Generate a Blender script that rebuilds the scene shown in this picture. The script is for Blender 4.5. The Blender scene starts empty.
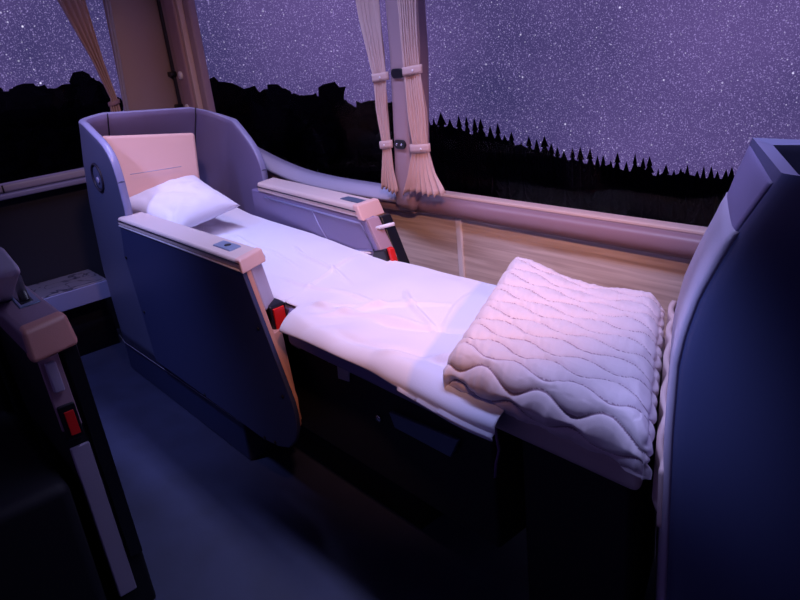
import bpy, bmesh, math, random
from math import sin, cos, pi, sqrt, radians, atan2
from mathutils import Vector, Matrix, noise
S = bpy.context.scene
COL = S.collection
random.seed(7)
FZ = -0.09          # floor height (z = 0 is the lower edge of the seat side panels)

# ------------------------------------------------------------------ camera
cam_d = bpy.data.cameras.new('camera'); cam = bpy.data.objects.new('camera', cam_d); COL.objects.link(cam)
cam_d.sensor_width = 36; cam_d.lens = 690 * 36 / 800; cam_d.clip_start = 0.02; cam_d.clip_end = 500
Rm = Matrix(((0.65652036, -0.21289718, 0.72364066), (0.74752591, 0.31199056, -0.58640165), (-0.1009258, 0.92592477, 0.36397432)))
cam.matrix_world = Matrix.Translation((0, 0, 1.35)) @ Rm.to_4x4()
S.camera = cam

# ------------------------------------------------------------------ colour management
S.view_settings.view_transform = 'Standard'; S.view_settings.look = 'None'
S.view_settings.exposure = 0.0; S.view_settings.gamma = 1.0; S.view_settings.use_curve_mapping = False

# ------------------------------------------------------------------ night sky
W = bpy.data.worlds.new('night_sky'); S.world = W; W.use_nodes = True
nt = W.node_tree; nt.nodes.clear()
def N(t, tree, **k):
    n = tree.nodes.new(t)
    for a, b in k.items(): setattr(n, a, b)
    return n
def sky():
    L = nt.links.new
    tc = N('ShaderNodeTexCoord', nt)
    n1 = N('ShaderNodeTexNoise', nt); n1.inputs['Scale'].default_value = 2.6; n1.inputs['Detail'].default_value = 5
    L(tc.outputs['Generated'], n1.inputs['Vector'])
    r1 = N('ShaderNodeValToRGB', nt); e = r1.color_ramp.elements
    e[0].position = .34; e[0].color = (.040, .034, .125, 1); e[1].position = .68; e[1].color = (.125, .080, .265, 1)
    L(n1.outputs['Fac'], r1.inputs['Fac'])
    # grain of countless faint stars
    n2 = N('ShaderNodeTexNoise', nt); n2.inputs['Scale'].default_value = 620; n2.inputs['Detail'].default_value = 2
    L(tc.outputs['Generated'], n2.inputs['Vector'])
    r2 = N('ShaderNodeValToRGB', nt); e = r2.color_ramp.elements
    e[0].position = .55; e[0].color = (0, 0, 0, 1); e[1].position = .86; e[1].color = (.42, .33, .70, 1)
    L(n2.outputs['Fac'], r2.inputs['Fac'])
    a1 = N('ShaderNodeMixRGB', nt, blend_type='ADD'); a1.inputs[0].default_value = 1
    L(r1.outputs[0], a1.inputs[1]); L(r2.outputs[0], a1.inputs[2])
    prev = a1
    for sc, thr, st in ((190, .20, .9), (60, .10, 1.5)):
        v = N('ShaderNodeTexVoronoi', nt); v.inputs['Scale'].default_value = sc
        L(tc.outputs['Generated'], v.inputs['Vector'])
        r = N('ShaderNodeValToRGB', nt); e = r.color_ramp.elements
        e[0].position = 0; e[0].color = (st * .85, st * .8, st * 1.1, 1); e[1].position = thr; e[1].color = (0, 0, 0, 1)
        L(v.outputs['Distance'], r.inputs['Fac'])
        bw = N('ShaderNodeSeparateColor', nt); L(v.outputs['Color'], bw.inputs[0])
        p = N('ShaderNodeMath', nt, operation='POWER'); p.inputs[1].default_value = 2.5; L(bw.outputs[0], p.inputs[0])
        m = N('ShaderNodeVectorMath', nt, operation='SCALE'); L(r.outputs[0], m.inputs[0]); L(p.outputs[0], m.inputs['Scale'])
        a = N('ShaderNodeMixRGB', nt, blend_type='ADD'); a.inputs[0].default_value = 1
        L(prev.outputs[0], a.inputs[1]); L(m.outputs[0], a.inputs[2]); prev = a
    bg = N('ShaderNodeBackground', nt); bg.inputs['Strength'].default_value = 1.0
    out = N('ShaderNodeOutputWorld', nt); L(prev.outputs[0], bg.inputs[0]); L(bg.outputs[0], out.inputs[0])
sky()

# ------------------------------------------------------------------ coach night lighting, with two added spots
def area(name, loc, target, sx, sy, power, color, spread=None):
    l = bpy.data.lights.new(name, 'AREA'); l.shape = 'RECTANGLE'; l.size = sx; l.size_y = sy; l.energy = power; l.color = color
    if spread: l.spread = radians(spread)
    o = bpy.data.objects.new(name, l); COL.objects.link(o); o.location = loc
    o.rotation_euler = (Vector(target) - Vector(loc)).to_track_quat('-Z', 'Y').to_euler(); return o
def spot(name, loc, target, power, color, angle, blend, radius=.05):
    l = bpy.data.lights.new(name, 'SPOT'); l.energy = power; l.color = color; l.spot_size = radians(angle); l.spot_blend = blend; l.shadow_soft_size = radius
    o = bpy.data.objects.new(name, l); COL.objects.link(o); o.location = loc
    o.rotation_euler = (Vector(target) - Vector(loc)).to_track_quat('-Z', 'Y').to_euler(); return o
area('ceiling_strip_light', (-1.75, 1.15, 1.98), (-1.75, 1.40, 0), 2.6, .14, 15.5, (.54, .54, 1.0), 110)
spot('reading_light', (-.35, .45, 1.85), (-1.55, 1.5, .62), 88, (1.0, .45, .29), 50, .9, .06)
spot('rear_reading_light', (-1.9, .75, 1.9), (-3.3, 1.32, 1.0), 30, (1.0, .54, .42), 58, .9, .05)
spot('aisle_fill_spot', (-2.5, .1, 1.95), (-2.95, .80, .15), 75, (.38, .42, 1.0), 72, 1.0, .08)  # added spot, pools blue light on the aisle floor and shell side
spot('front_seat_highlight_spot', (-1.0, .30, 1.70), (-.50, .93, .86), 60, (.42, .48, 1.0), 19, 1.0, .08)  # added spot, makes the highlight on the front seat's rear corner

# ------------------------------------------------------------------ materials
def mat(name, color, rough=.5, metal=0, coat=0, spec=.5, sheen=0, bump=None, emis=None, var=None):
    m = bpy.data.materials.new(name); m.use_nodes = True; t = m.node_tree; b = t.nodes['Principled BSDF']
    b.inputs['Base Color'].default_value = (*color, 1); b.inputs['Roughness'].default_value = rough
    b.inputs['Metallic'].default_value = metal; b.inputs['Specular IOR Level'].default_value = spec
    b.inputs['Coat Weight'].default_value = coat; b.inputs['Sheen Weight'].default_value = sheen
    tc = N('ShaderNodeTexCoord', t)
    if bump:
        n = N('ShaderNodeTexNoise', t); n.inputs['Scale'].default_value = bump[0]; n.inputs['Detail'].default_value = 4
        t.links.new(tc.outputs['Object'], n.inputs['Vector'])
        bp = N('ShaderNodeBump', t); bp.inputs['Strength'].default_value = bump[1]; bp.inputs['Distance'].default_value = .002
        t.links.new(n.outputs['Fac'], bp.inputs['Height']); t.links.new(bp.outputs[0], b.inputs['Normal'])
    if var:
        n = N('ShaderNodeTexNoise', t); n.inputs['Scale'].default_value = var[0]; n.inputs['Detail'].default_value = 3
        t.links.new(tc.outputs['Object'], n.inputs['Vector'])
        r = N('ShaderNodeValToRGB', t); e = r.color_ramp.elements
        e[0].position = .35; e[0].color = (*[c * (1 - var[1]) for c in color], 1); e[1].position = .65; e[1].color = (*[min(1, c * (1 + var[1])) for c in color], 1)
        t.links.new(n.outputs['Fac'], r.inputs['Fac']); t.links.new(r.outputs[0], b.inputs['Base Color'])
    if emis:
        b.inputs['Emission Color'].default_value = (*emis[0], 1); b.inputs['Emission Strength'].default_value = emis[1]
    return m
def diffuse(name, c):
    m = bpy.data.materials.new(name); m.use_nodes = True; t = m.node_tree; t.nodes.clear()
    d = N('ShaderNodeBsdfDiffuse', t); d.inputs[0].default_value = (*c, 1); o = N('ShaderNodeOutputMaterial', t); t.links.new(d.outputs[0], o.inputs[0]); return m
def wood_mat():
    m = mat('pale_wood_laminate', (.45, .3, .22), .38); t = m.node_tree; b = t.nodes['Principled BSDF']; L = t.links.new
    tc = N('ShaderNodeTexCoord', t); mp = N('ShaderNodeMapping', t); mp.inputs['Scale'].default_value = (1.0, 1, 22)
    L(tc.outputs['Object'], mp.inputs['Vector'])
    n = N('ShaderNodeTexNoise', t); n.inputs['Scale'].default_value = 3; n.inputs['Detail'].default_value = 8; n.inputs['Distortion'].default_value = .6
    L(mp.outputs[0], n.inputs['Vector'])
    r = N('ShaderNodeValToRGB', t); e = r.color_ramp.elements
    e[0].position = .30; e[0].color = (.56, .45, .42, 1); e[1].position = .66; e[1].color = (.82, .71, .67, 1)
    L(n.outputs['Fac'], r.inputs['Fac']); L(r.outputs[0], b.inputs['Base Color']); return m
def glass_mat():
    m = bpy.data.materials.new('window_glass'); m.use_nodes = True; t = m.node_tree; t.nodes.clear(); L = t.links.new
    tr = N('ShaderNodeBsdfTransparent', t); gl = N('ShaderNodeBsdfGlossy', t); gl.inputs['Roughness'].default_value = .01
    mx = N('ShaderNodeMixShader', t); mx.inputs[0].default_value = .004; o = N('ShaderNodeOutputMaterial', t)
    L(tr.outputs[0], mx.inputs[1]); L(gl.outputs[0], mx.inputs[2]); L(mx.outputs[0], o.inputs[0]); return m
def step_mat():
    m = mat('patterned_step_vinyl', (.12, .11, .16), .6); t = m.node_tree; b = t.nodes['Principled BSDF']; L = t.links.new
    tc = N('ShaderNodeTexCoord', t); mp = N('ShaderNodeMapping', t); mp.inputs['Scale'].default_value = (4, 2.4, 4)
    L(tc.outputs['Object'], mp.inputs['Vector'])
    n = N('ShaderNodeTexNoise', t); n.inputs['Scale'].default_value = 2.2; n.inputs['Detail'].default_value = 2; n.inputs['Distortion'].default_value = 1.3
    L(mp.outputs[0], n.inputs['Vector'])
    r = N('ShaderNodeValToRGB', t); e = r.color_ramp.elements
    e[0].position = .47; e[0].color = (.2, .18, .24, 1); e[1].position = .53; e[1].color = (.2, .18, .24, 1)
    k = r.color_ramp.elements.new(.5); k.color = (.02, .02, .05, 1)
    L(n.outputs['Fac'], r.inputs['Fac']); L(r.outputs[0], b.inputs['Base Color']); return m
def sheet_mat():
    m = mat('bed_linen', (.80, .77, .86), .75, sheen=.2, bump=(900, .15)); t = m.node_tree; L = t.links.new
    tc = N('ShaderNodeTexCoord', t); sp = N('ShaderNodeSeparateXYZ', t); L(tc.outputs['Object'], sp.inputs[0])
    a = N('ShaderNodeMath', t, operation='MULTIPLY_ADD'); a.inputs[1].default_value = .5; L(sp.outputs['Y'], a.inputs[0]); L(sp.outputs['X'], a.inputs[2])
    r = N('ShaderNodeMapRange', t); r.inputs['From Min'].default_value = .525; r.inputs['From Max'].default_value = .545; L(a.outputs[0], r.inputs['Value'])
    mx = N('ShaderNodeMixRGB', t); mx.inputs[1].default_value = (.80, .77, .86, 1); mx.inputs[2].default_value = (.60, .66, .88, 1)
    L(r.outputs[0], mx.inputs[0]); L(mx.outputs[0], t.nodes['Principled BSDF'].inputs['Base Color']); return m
M = dict(
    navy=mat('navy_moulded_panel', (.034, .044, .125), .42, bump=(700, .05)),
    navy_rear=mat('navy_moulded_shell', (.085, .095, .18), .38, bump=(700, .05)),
    plinth=mat('dark_navy_plinth', (.018, .026, .085), .5),
    violet=mat('violet_leather', (.20, .17, .34), .45, bump=(260, .25)),
    rim=mat('blue_grey_rim', (.30, .30, .52), .28), plate_light=mat('pale_blue_plate', (.30, .38, .58), .3, .3),
    seam=mat('seam_dark', (.012, .010, .03), .6),
    cap=mat('beige_leather', (.70, .56, .54), .42, bump=(300, .2)),
    head=mat('pink_leather', (.78, .50, .46), .5, bump=(220, .25)),
    mauve_dark=mat('dark_mauve_leather', (.20, .13, .19), .45, bump=(300, .2)), lit_end=mat('warm_lit_leather', (.48, .22, .18), .45, bump=(300, .2)), thread_shade=mat('quilt_thread_and_shade', (.34, .25, .33), .8), mauve=mat('mauve_trim', (.42, .27, .33), .4),  # armrest end colour includes warm light; stitch colour includes groove shade
    copper=mat('copper_trim', (.62, .32, .26), .35),
    padgrey=mat('lilac_leather', (.42, .37, .50), .45, bump=(260, .2)),
    red=mat('red_button', (.75, .02, .02), .3),
    black=mat('black_plastic', (.008, .008, .014), .35),
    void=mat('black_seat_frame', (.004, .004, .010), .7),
    chrome=mat('chrome', (.8, .8, .85), .2, 1),
    plate=mat('blue_grey_plate', (.12, .17, .27), .3, .4),
    white=mat('white_trim', (.85, .82, .88), .4),
    line=mat('pale_metal_line', (.55, .55, .68), .3, .5),
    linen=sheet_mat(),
    quilt=mat('quilted_cotton', (.70, .62, .70), .8, sheen=.2, bump=(700, .2)),
    pillow=mat('pillow_cotton', (.80, .76, .86), .8, sheen=.2, bump=(800, .15)),
    floor=mat('navy_vinyl_floor', (.027, .033, .080), .6, bump=(120, .1), var=(6, .15)),
    wood=wood_mat(), glass=glass_mat(), step=step_mat(),
    sill=mat('mauve_sill', (.30, .19, .23), .35), sill_light=mat('beige_ledge', (.62, .46, .42), .35),
    ledge=mat('pale_blue_grey_ledge', (.42, .40, .55), .35),
    pillar=mat('mauve_pillar_cloth', (.36, .25, .30), .5, bump=(500, .15)),
    corner=mat('beige_pillar_panel', (.40, .30, .33), .5),
    wall=mat('dark_wall_lining', (.014, .014, .03), .7), head_lining=mat('violet_lining', (.10, .09, .18), .7),
    curtain=mat('beige_pink_curtain', (.60, .43, .42), .8, bump=(600, .3)),
    tree=diffuse('night_tree', (.003, .003, .005)), ground=diffuse('night_hillside', (.002, .002, .004)),
    cushion=mat('pale_leg_cushion', (.50, .42, .46), .5, bump=(260, .2)), drape=mat('beige_drape', (.66, .50, .50), .7, bump=(500, .2)),
    tag=mat('grey_hook_tape', (.35, .34, .42), .9, bump=(900, .5)), strap=mat('violet_strap', (.25, .13, .35), .6),
    front=mat('blue_shell', (.055, .066, .16), .36, bump=(500, .05)), front_in=mat('blue_shell_inside', (.015, .015, .05), .6))

# ------------------------------------------------------------------ object helpers
def empty(name, loc, label, cat, group=None):
    o = bpy.data.objects.new(name, None); COL.objects.link(o); o.location = loc; o.empty_display_size = .1
    return tag(o, label, cat, group)
def tag(o, label, cat, group=None, kind=None):
    o['label'] = label; o['category'] = cat
    if group: o['group'] = group
    if kind: o['kind'] = kind
    return o
def rootloc(p):
    while p.parent: p = p.parent
    return Vector(p.location)
def obj(name, bm, material, parent=None, loc=None, smooth=True, bevel=0, label=None, subsurf=0, solid=0, seg=2, auto=None):
    """bm is built in world space; shifted to sit on its root"""
    off = rootloc(parent) if parent else Vector(loc or (0, 0, 0))
    bmesh.ops.translate(bm, verts=bm.verts, vec=-off)
    bmesh.ops.recalc_face_normals(bm, faces=bm.faces)
    me = bpy.data.meshes.new(name); bm.to_mesh(me); bm.free()
    for m in (material if isinstance(material, (list, tuple)) else [material]): me.materials.append(m)
    o = bpy.data.objects.new(name, me); COL.objects.link(o)
    if parent: o.parent = parent
    else: o.location = off
    if smooth:
        for p in me.polygons: p.use_smooth = True
    if solid:
        s = o.modifiers.new('s', 'SOLIDIFY'); s.thickness = solid; s.offset = 0
    if subsurf:
        s = o.modifiers.new('u', 'SUBSURF'); s.levels = subsurf; s.render_levels = subsurf
    if bevel:
        b = o.modifiers.new('b', 'BEVEL'); b.width = bevel; b.segments = seg; b.limit_method = 'ANGLE'; b.angle_limit = radians(35)
        w = o.modifiers.new('w', 'WEIGHTED_NORMAL')
    elif auto is not None:
        for p in me.polygons: p.use_smooth = auto
    if label: o['label'] = label
    return o
def box(bm, x0, x1, y0, y1, z0, z1):
    v = [bm.verts.new((x, y, z)) for x in (x0, x1) for y in (y0, y1) for z in (z0, z1)]
    for f in ((0, 1, 3, 2), (4, 6, 7, 5), (0, 4, 5, 1), (2, 3, 7, 6), (0, 2, 6, 4), (1, 5, 7, 3)): bm.faces.new([v[i] for i in f])
    return v
def hexa(bm, bot, top):
    a = [bm.verts.new(p) for p in bot]; b = [bm.verts.new(p) for p in top]
    bm.faces.new(a); bm.faces.new(b)
    for i in range(len(a)):
        j = (i + 1) % len(a); bm.faces.new((a[i], a[j], b[j], b[i]))
def prism_y(bm, pts, y0, y1, yf=None):
    """outline in (x, z), extruded along y"""
    hexa(bm, [(x, y0, z) for x, z in pts], [(x, y1, z) for x, z in pts])
def prism_x(bm, pts, x0, x1):
    hexa(bm, [(x0, y, z) for y, z in pts], [(x1, y, z) for y, z in pts])
def prism_z(bm, pts, z0, z1):
    hexa(bm, [(x, y, z0) for x, y in pts], [(x, y, z1) for x, y in pts])
def NB(fn, *a, **k):
    bm = bmesh.new(); fn(bm, *a, **k); return bm
def tube(bm, pts, r, n=8, flat=1):
    rings = []
    for i, p in enumerate(pts):
        p = Vector(p); d = (Vector(pts[min(i + 1, len(pts) - 1)]) - Vector(pts[max(i - 1, 0)])).normalized()
        up = Vector((0, 0, 1)) if abs(d.z) < .9 else Vector((1, 0, 0))
        s = d.cross(up).normalized(); u = s.cross(d)
        rings.append([bm.verts.new(p + s * r * cos(2 * pi * k / n) + u * r * flat * sin(2 * pi * k / n)) for k in range(n)])
    for a, b in zip(rings, rings[1:]):
        for k in range(n): bm.faces.new((a[k], a[(k + 1) % n], b[(k + 1) % n], b[k]))
    bm.faces.new(rings[0]); bm.faces.new(rings[-1])
def disc(bm, c, ax, r, t, n=24, dome=0):
    ax = Vector(ax).normalized(); c = Vector(c); up = Vector((0, 0, 1)) if abs(ax.z) < .9 else Vector((1, 0, 0))
    s = ax.cross(up).normalized(); u = s.cross(ax)
    prof = [(r, 0), (r, t * .7), (r * .85, t)] 
    rings = [[bm.verts.new(c + ax * h + (s * cos(2 * pi * k / n) + u * sin(2 * pi * k / n)) * q) for k in range(n)] for q, h in prof]
    for a, b in zip(rings, rings[1:]):
        for k in range(n): bm.faces.new((a[k], a[(k + 1) % n], b[(k + 1) % n], b[k]))
    bm.faces.new(rings[0]); bm.faces.new(rings[-1])
def ring(bm, c, ax, R, r, n=32, m=8):
    ax = Vector(ax).normalized(); c = Vector(c); up = Vector((0, 0, 1)); s = ax.cross(up).normalized(); u = s.cross(ax)
    rows = []
    for k in range(n):
        d = s * cos(2 * pi * k / n) + u * sin(2 * pi * k / n)
        rows.append([bm.verts.new(c + d * (R + r * cos(2 * pi * j / m)) + ax * r * sin(2 * pi * j / m)) for j in range(m)])
    for k in range(n):
        a, b = rows[k], rows[(k + 1) % n]
        for j in range(m): bm.faces.new((a[j], a[(j + 1) % m], b[(j + 1) % m], b[j]))
def grid(bm, nu, nv, fn, closed_u=False):
    V = [[bm.verts.new(fn(i / (nu - 1 if not closed_u else nu), j / (nv - 1))) for j in range(nv)] for i in range(nu)]
    for i in range(nu if closed_u else nu - 1):
        for j in range(nv - 1):
            i2 = (i + 1) % nu
            bm.faces.new((V[i][j], V[i2][j], V[i2][j + 1], V[i][j + 1]))
    return V
def struct(name, bm, m, **k):
    o = obj(name, bm, m, **k); o['kind'] = 'structure'; return o
def lerp(a, b, t): return a + (b - a) * t
def interp(tab, x):
    if x <= tab[0][0]: return tab[0][1]
    for (a, b), (c, d) in zip(tab, tab[1:]):
        if x <= c: return b + (d - b) * (x - a) / (c - a)
    return tab[-1][1]
def smooth(a, b, x):
    if a > b: return 1 - smooth(b, a, x)
    t = max(0, min(1, (x - a) / (b - a))); return t * t * (3 - 2 * t)
def nz(x, y, z=0): return noise.noise(Vector((x, y, z)))

# ================================================================== THE COACH BODY
struct('floor', NB(box, -3.95, 1.2, -1.0, 1.80, FZ - .05, FZ), M['floor'], smooth=False)
struct('ceiling', NB(box, -3.95, 1.2, -1.0, 1.80, 2.1, 2.14), M['head_lining'], smooth=False)
# window edge of the side wall (rises in a curve toward the rear corner)
edge = [(-3.95, .99), (-3.6, .938), (-3.4, .895), (-3.3, .871), (-3.19, .845), (-3.1, .824), (-3.0, .803), (-2.92, .789), (-2.85, .778), (-2.77, .769), (-2.7, .763), (-2.6, .758), (-2.5, .755), (-2.2, .753), (-1.97, .756), (-1.9, .76), (1.2, .76)]
lower = [(x, z - .075) for x, z in edge]
bm = bmesh.new(); prism_y(bm, [(-3.95, FZ)] + lower + [(1.2, FZ)], 1.75, 1.80)
struct('wall_window_side', bm, M['wood'], smooth=False)
struct('wall_aisle_side', NB(box, -3.95, 1.2, -1.05, -1.0, FZ, .76), M['wall'], smooth=False)
struct('wall_aisle_header', NB(box, -3.95, 1.2, -1.05, -1.0, 1.6, 2.1), M['head_lining'], smooth=False)
struct('wall_front', NB(box, 1.2, 1.25, -1.05, 1.80, FZ, 2.1), M['wall'], smooth=False)
# header over the side windows
struct('wall_window_header', NB(box, -3.95, 1.2, 1.75, 1.80, 1.78, 2.1), M['head_lining'], smooth=False)
# sill: rounded rail in front of the wall, swept along x
def sweep_rail(prof, x0, x1, n, dz=0):
    bm = bmesh.new()
    rows = []
    for i in range(n):
        x = lerp(x0, x1, i / (n - 1)); z = interp(edge, x)
        rows.append([bm.verts.new((x, y, z + h)) for y, h in prof])
    for a, b in zip(rows, rows[1:]):
        for j in range(len(prof)): k = (j + 1) % len(prof); bm.faces.new((a[j], a[k], b[k], b[j]))
    bm.faces.new(rows[0]); bm.faces.new(rows[-1]); return bm
rail = [(1.76, -.005), (1.735, -.006), (1.722, -.012), (1.715, -.024), (1.713, -.042), (1.716, -.058), (1.724, -.070), (1.735, -.075), (1.76, -.075)]
struct('trim_1', sweep_rail(rail, -1.97, 1.2, 60), M['sill'])
ledgep = [(1.79, .006), (1.758, .006), (1.752, .002), (1.750, -.006), (1.79, -.006)]
struct('trim_2', sweep_rail(ledgep, -1.97, 1.2, 60), M['sill_light'], bevel=.002)
rail2 = [(1.79, .004), (1.74, .002), (1.715, -.006), (1.700, -.022), (1.694, -.034), (1.79, -.034)]
struct('trim_3', sweep_rail(rail2, -3.95, -1.97, 60), M['ledge'])
rail3 = [(1.76, -.034), (1.712, -.034), (1.708, -.04), (1.708, -.068), (1.715, -.076), (1.76, -.076)]
struct('trim_4', sweep_rail(rail3, -3.95, -1.97, 60), M['pillar'])
# vertical joint strip on the wood panel and joint lines
o = obj('panel_strip', NB(box, -1.778, -1.752, 1.742, 1.752, .30, .682), M['white'], loc=(-1.765, 1.75, .3), bevel=.003)
tag(o, 'narrow pale vertical joint strip on the wooden wall panel', 'trim strip')
# rear wall with window
struct('wall_rear', NB(prism_x, [(-1.0, FZ), (1.80, FZ), (1.80, .76), (-1.0, .76)], -3.97, -3.92), M['wall'], smooth=False)
struct('wall_rear_header', NB(box, -3.97, -3.92, -1.0, 1.80, 1.78, 2.1), M['head_lining'], smooth=False)
struct('trim_5', NB(prism_x, [(-1.0, .795), (1.75, .795), (1.75, .835), (-1.0, .835)], -3.94, -3.87), M['ledge'], bevel=.012)
struct('trim_6', NB(prism_x, [(-1.0, .765), (1.75, .765), (1.75, .793), (-1.0, .793)], -3.93, -3.84), M['rim'], bevel=.008)
# small end cap and marks on the rear rail
o = obj('rail_joint', NB(box, -3.872, -3.862, .700, .706, .797, .833), M['black'], loc=(-3.867, .703, .797)); tag(o, 'thin dark joint in the rail below the rear window', 'joint')
# panes
struct('window_1', NB(box, -1.95, 1.2, 1.775, 1.781, .75, 1.80), M['glass'], smooth=False)
struct('window_2', NB(box, -3.9, -1.95, 1.775, 1.781, .75, 1.80), M['glass'], smooth=False)
struct('window_3', NB(box, -3.955, -3.949, -1.0, 1.42, .76, 1.80), M['glass'], smooth=False)
# corner pillar lining
bm = bmesh.new()
def cornerf(u, v):
    y = lerp(1.385 + .04 * v, 1.71, u); z = lerp(.80, 1.80, v); x = -3.90 + .03 * sin(u * pi) * 1.0
    return (x, y, z)
grid(bm, 14, 8, cornerf)
struct('trim_7', bm, M['corner'], solid=.012)
bm = bmesh.new(); prism_z(bm, [(-3.90, 1.70), (-3.60, 1.735), (-3.60, 1.78), (-3.95, 1.78)], .9, 1.80)
struct('trim_8', bm, M['pillar'], bevel=.01)
# curtain rails on the corner pillar with clips and rosettes
def vrail(name, x, y, w, d, label, m):
    r = empty(name, (x, y, .98), label, 'rail')
    obj('rail_bar', NB(box, x - w / 2, x + w / 2, y - d / 2, y + d / 2, .98, 1.78), m, r, bevel=.004)
    for z in (1.07, 1.245):
        obj('clip', NB(box, x - .022, x + .03, y - .035, y - .0, z - .014, z + .014), M['black'], r, bevel=.006)
    return r
vrail('curtain_rail', -3.865, 1.705, .022, .026, 'slim dark curtain rail with black clips on the rear corner pillar', M['seam'])
r = empty('pillar_cover', (-3.76, 1.715, .98), 'mauve cover strip with round snap studs at the edge of the rear side window', 'cover strip')
obj('strip', NB(box, -3.81, -3.70, 1.700, 1.735, .98, 1.78), M['mauve'], r, bevel=.012)
obj('edge_bar', NB(box, -3.665, -3.645, 1.70, 1.73, .98, 1.78), M['sill_light'], r, bevel=.004, label='pale edge bar of the cover strip')
for z in (1.06, 1.235):
    obj('stud', NB(disc, (-3.775, 1.701, z), (0, -1, 0), .022, .012), M['white'], r)
# main window pillar
def pillar():
    r = empty('window_pillar', (-1.985, 1.70, .69), 'mauve padded pillar between the two side windows, with black oval clips', 'pillar')
    bm = bmesh.new()
    def f(u, v):
        z = lerp(.697, 1.79, v)
        xa = interp([(.68, -2.045), (.72, -2.048), (.95, -2.02), (1.25, -1.995), (1.8, -1.98)], z); xb = interp([(.68, -1.945), (.95, -1.92), (1.25, -1.885), (1.8, -1.87)], z)
        pull = smooth(0, .03, v)
        a = u * 2 * pi
        cx, cy = (xa + xb) / 2, 1.735; hx, hy = (xb - xa) / 2, .058
        e = .45
        X = cx + hx * math.copysign(abs(cos(a)) ** e, cos(a)) * lerp(.8, 1, pull)
        Y = cy + hy * math.copysign(abs(sin(a)) ** e, sin(a)) * lerp(.75, 1, pull)
        return (X, Y, z)
    V = grid(bm, 36, 40, f, True); bm.faces.new([V[i][0] for i in range(36)])
    obj('pillar_lining', bm, M['pillar'], r)
    for z, x in ((1.205, -1.942), (.955, -1.966)):
        b2 = bmesh.new(); pts = []
        for k in range(24):
            a = 2 * pi * k / 24; pts.append((x + .022 * math.copysign(1, cos(a)) * .6 + .018 * cos(a), z + .017 * sin(a)))
        hexa(b2, [(p, 1.678, q) for p, q in pts], [(p, 1.669, q) for p, q in pts])
        c = obj('clip', b2, M['black'], r, bevel=.002)
        if z < 1:
            for dx in (-.013, .013): obj('stud', NB(disc, (x + dx, 1.669, z), (0, -1, 0), .005, .003, 12), M['chrome'], c)
pillar()

# rear ledge and lower box
r = empty('rear_step', (-3.7, .3, FZ), 'low rear ledge with a dark scribble pattern beside the sleeper seat', 'ledge')
obj('step_top', NB(box, -3.91, -3.63, -.6, 1.0, .285, .30), M['step'], r, bevel=.006, label='grey ledge top with a dark scribble pattern')
obj('step_front', NB(box, -3.64, -3.62, -.6, 1.0, .20, .292), M['rim'], r, bevel=.004)
obj('step_body', NB(box, -3.91, -3.70, -.6, 1.0, FZ, .285), M['wall'], r)

# ================================================================== CURTAINS
def curtain(name, xs, ties, y, amp, nf, label, z_top=1.78, lift=0):
    r = empty(name, (interp(xs, .8) if False else (xs[0][1] + xs[0][2]) / 2, y, xs[0][0]), label, 'curtain', None)
    L = [(a, b) for a, b, c in xs]; Rr = [(a, c) for a, b, c in xs]
    def f(u, v):
        z = lerp(xs[0][0], z_top, v)
        a, b = interp(L, z), interp(Rr, z)
        w = b - a
        near = min(abs(z - t) for t in ties); am = amp * lerp(.55, 1, smooth(0, .1, near)) * (1.0 if z > ties[0] else lerp(1, 1.35, (ties[0] - z) / .2))
        ph = u * nf * 2 * pi + .8 * sin(u * 7 + z * 3)
        zz = z + (0.004 * sin(ph + 1) + .008 * sin(u * 6)) * (1 - smooth(0, .06, v)) + lift * (u - .5) * (1 - smooth(0, .12, v))
        return (a + w * u + .003 * sin(ph * 2), y + am * sin(ph) + .004 * nz(u * 5, z * 8), zz)
    bm = bmesh.new(); grid(bm, nf * 12, 70, f)
    obj('cloth', bm, M['curtain'], r, solid=.003)
    for t in ties:
        a, b = interp(L, t) - .006, interp(Rr, t) + .006
        bm = bmesh.new(); n = 28
        def g(u, v):
            an = u * 2 * pi
            return ((a + b) / 2 + (b - a) / 2 * cos(an), y + (amp + .004) * sin(an), t + lerp(-.014, .014, v) + .004 * cos(an))
        grid(bm, n, 4, g, True)
        tb = obj('tieback', bm, M['curtain'], r, solid=.004)
        obj('button', NB(disc, (b - .03, y - amp - .004, t), (0, -1, 0), .004, .004, 12), M['white'], tb)
    return r
curtain('curtain', [(.785, -1.965, -1.725), (.86, -1.92, -1.765), (.955, -1.880, -1.795), (1.08, -1.885, -1.785), (1.215, -1.883, -1.800), (1.4, -1.875, -1.79), (1.8, -1.89, -1.74)], (.952, 1.215), 1.655, .009, 7,
        'pleated beige-pink curtain tied on the right side of the window pillar, flared at the hem', lift=.03)
curtain('curtain', [(.775, -2.100, -1.998), (.86, -2.08, -2.01), (.955, -2.068, -2.012), (1.08, -2.075, -2.01), (1.195, -2.07, -1.995), (1.4, -2.11, -1.99), (1.8, -2.15, -1.98)], (.952, 1.195), 1.668, .007, 5,
        'narrow pleated curtain tied on the left side of the window pillar')
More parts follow.
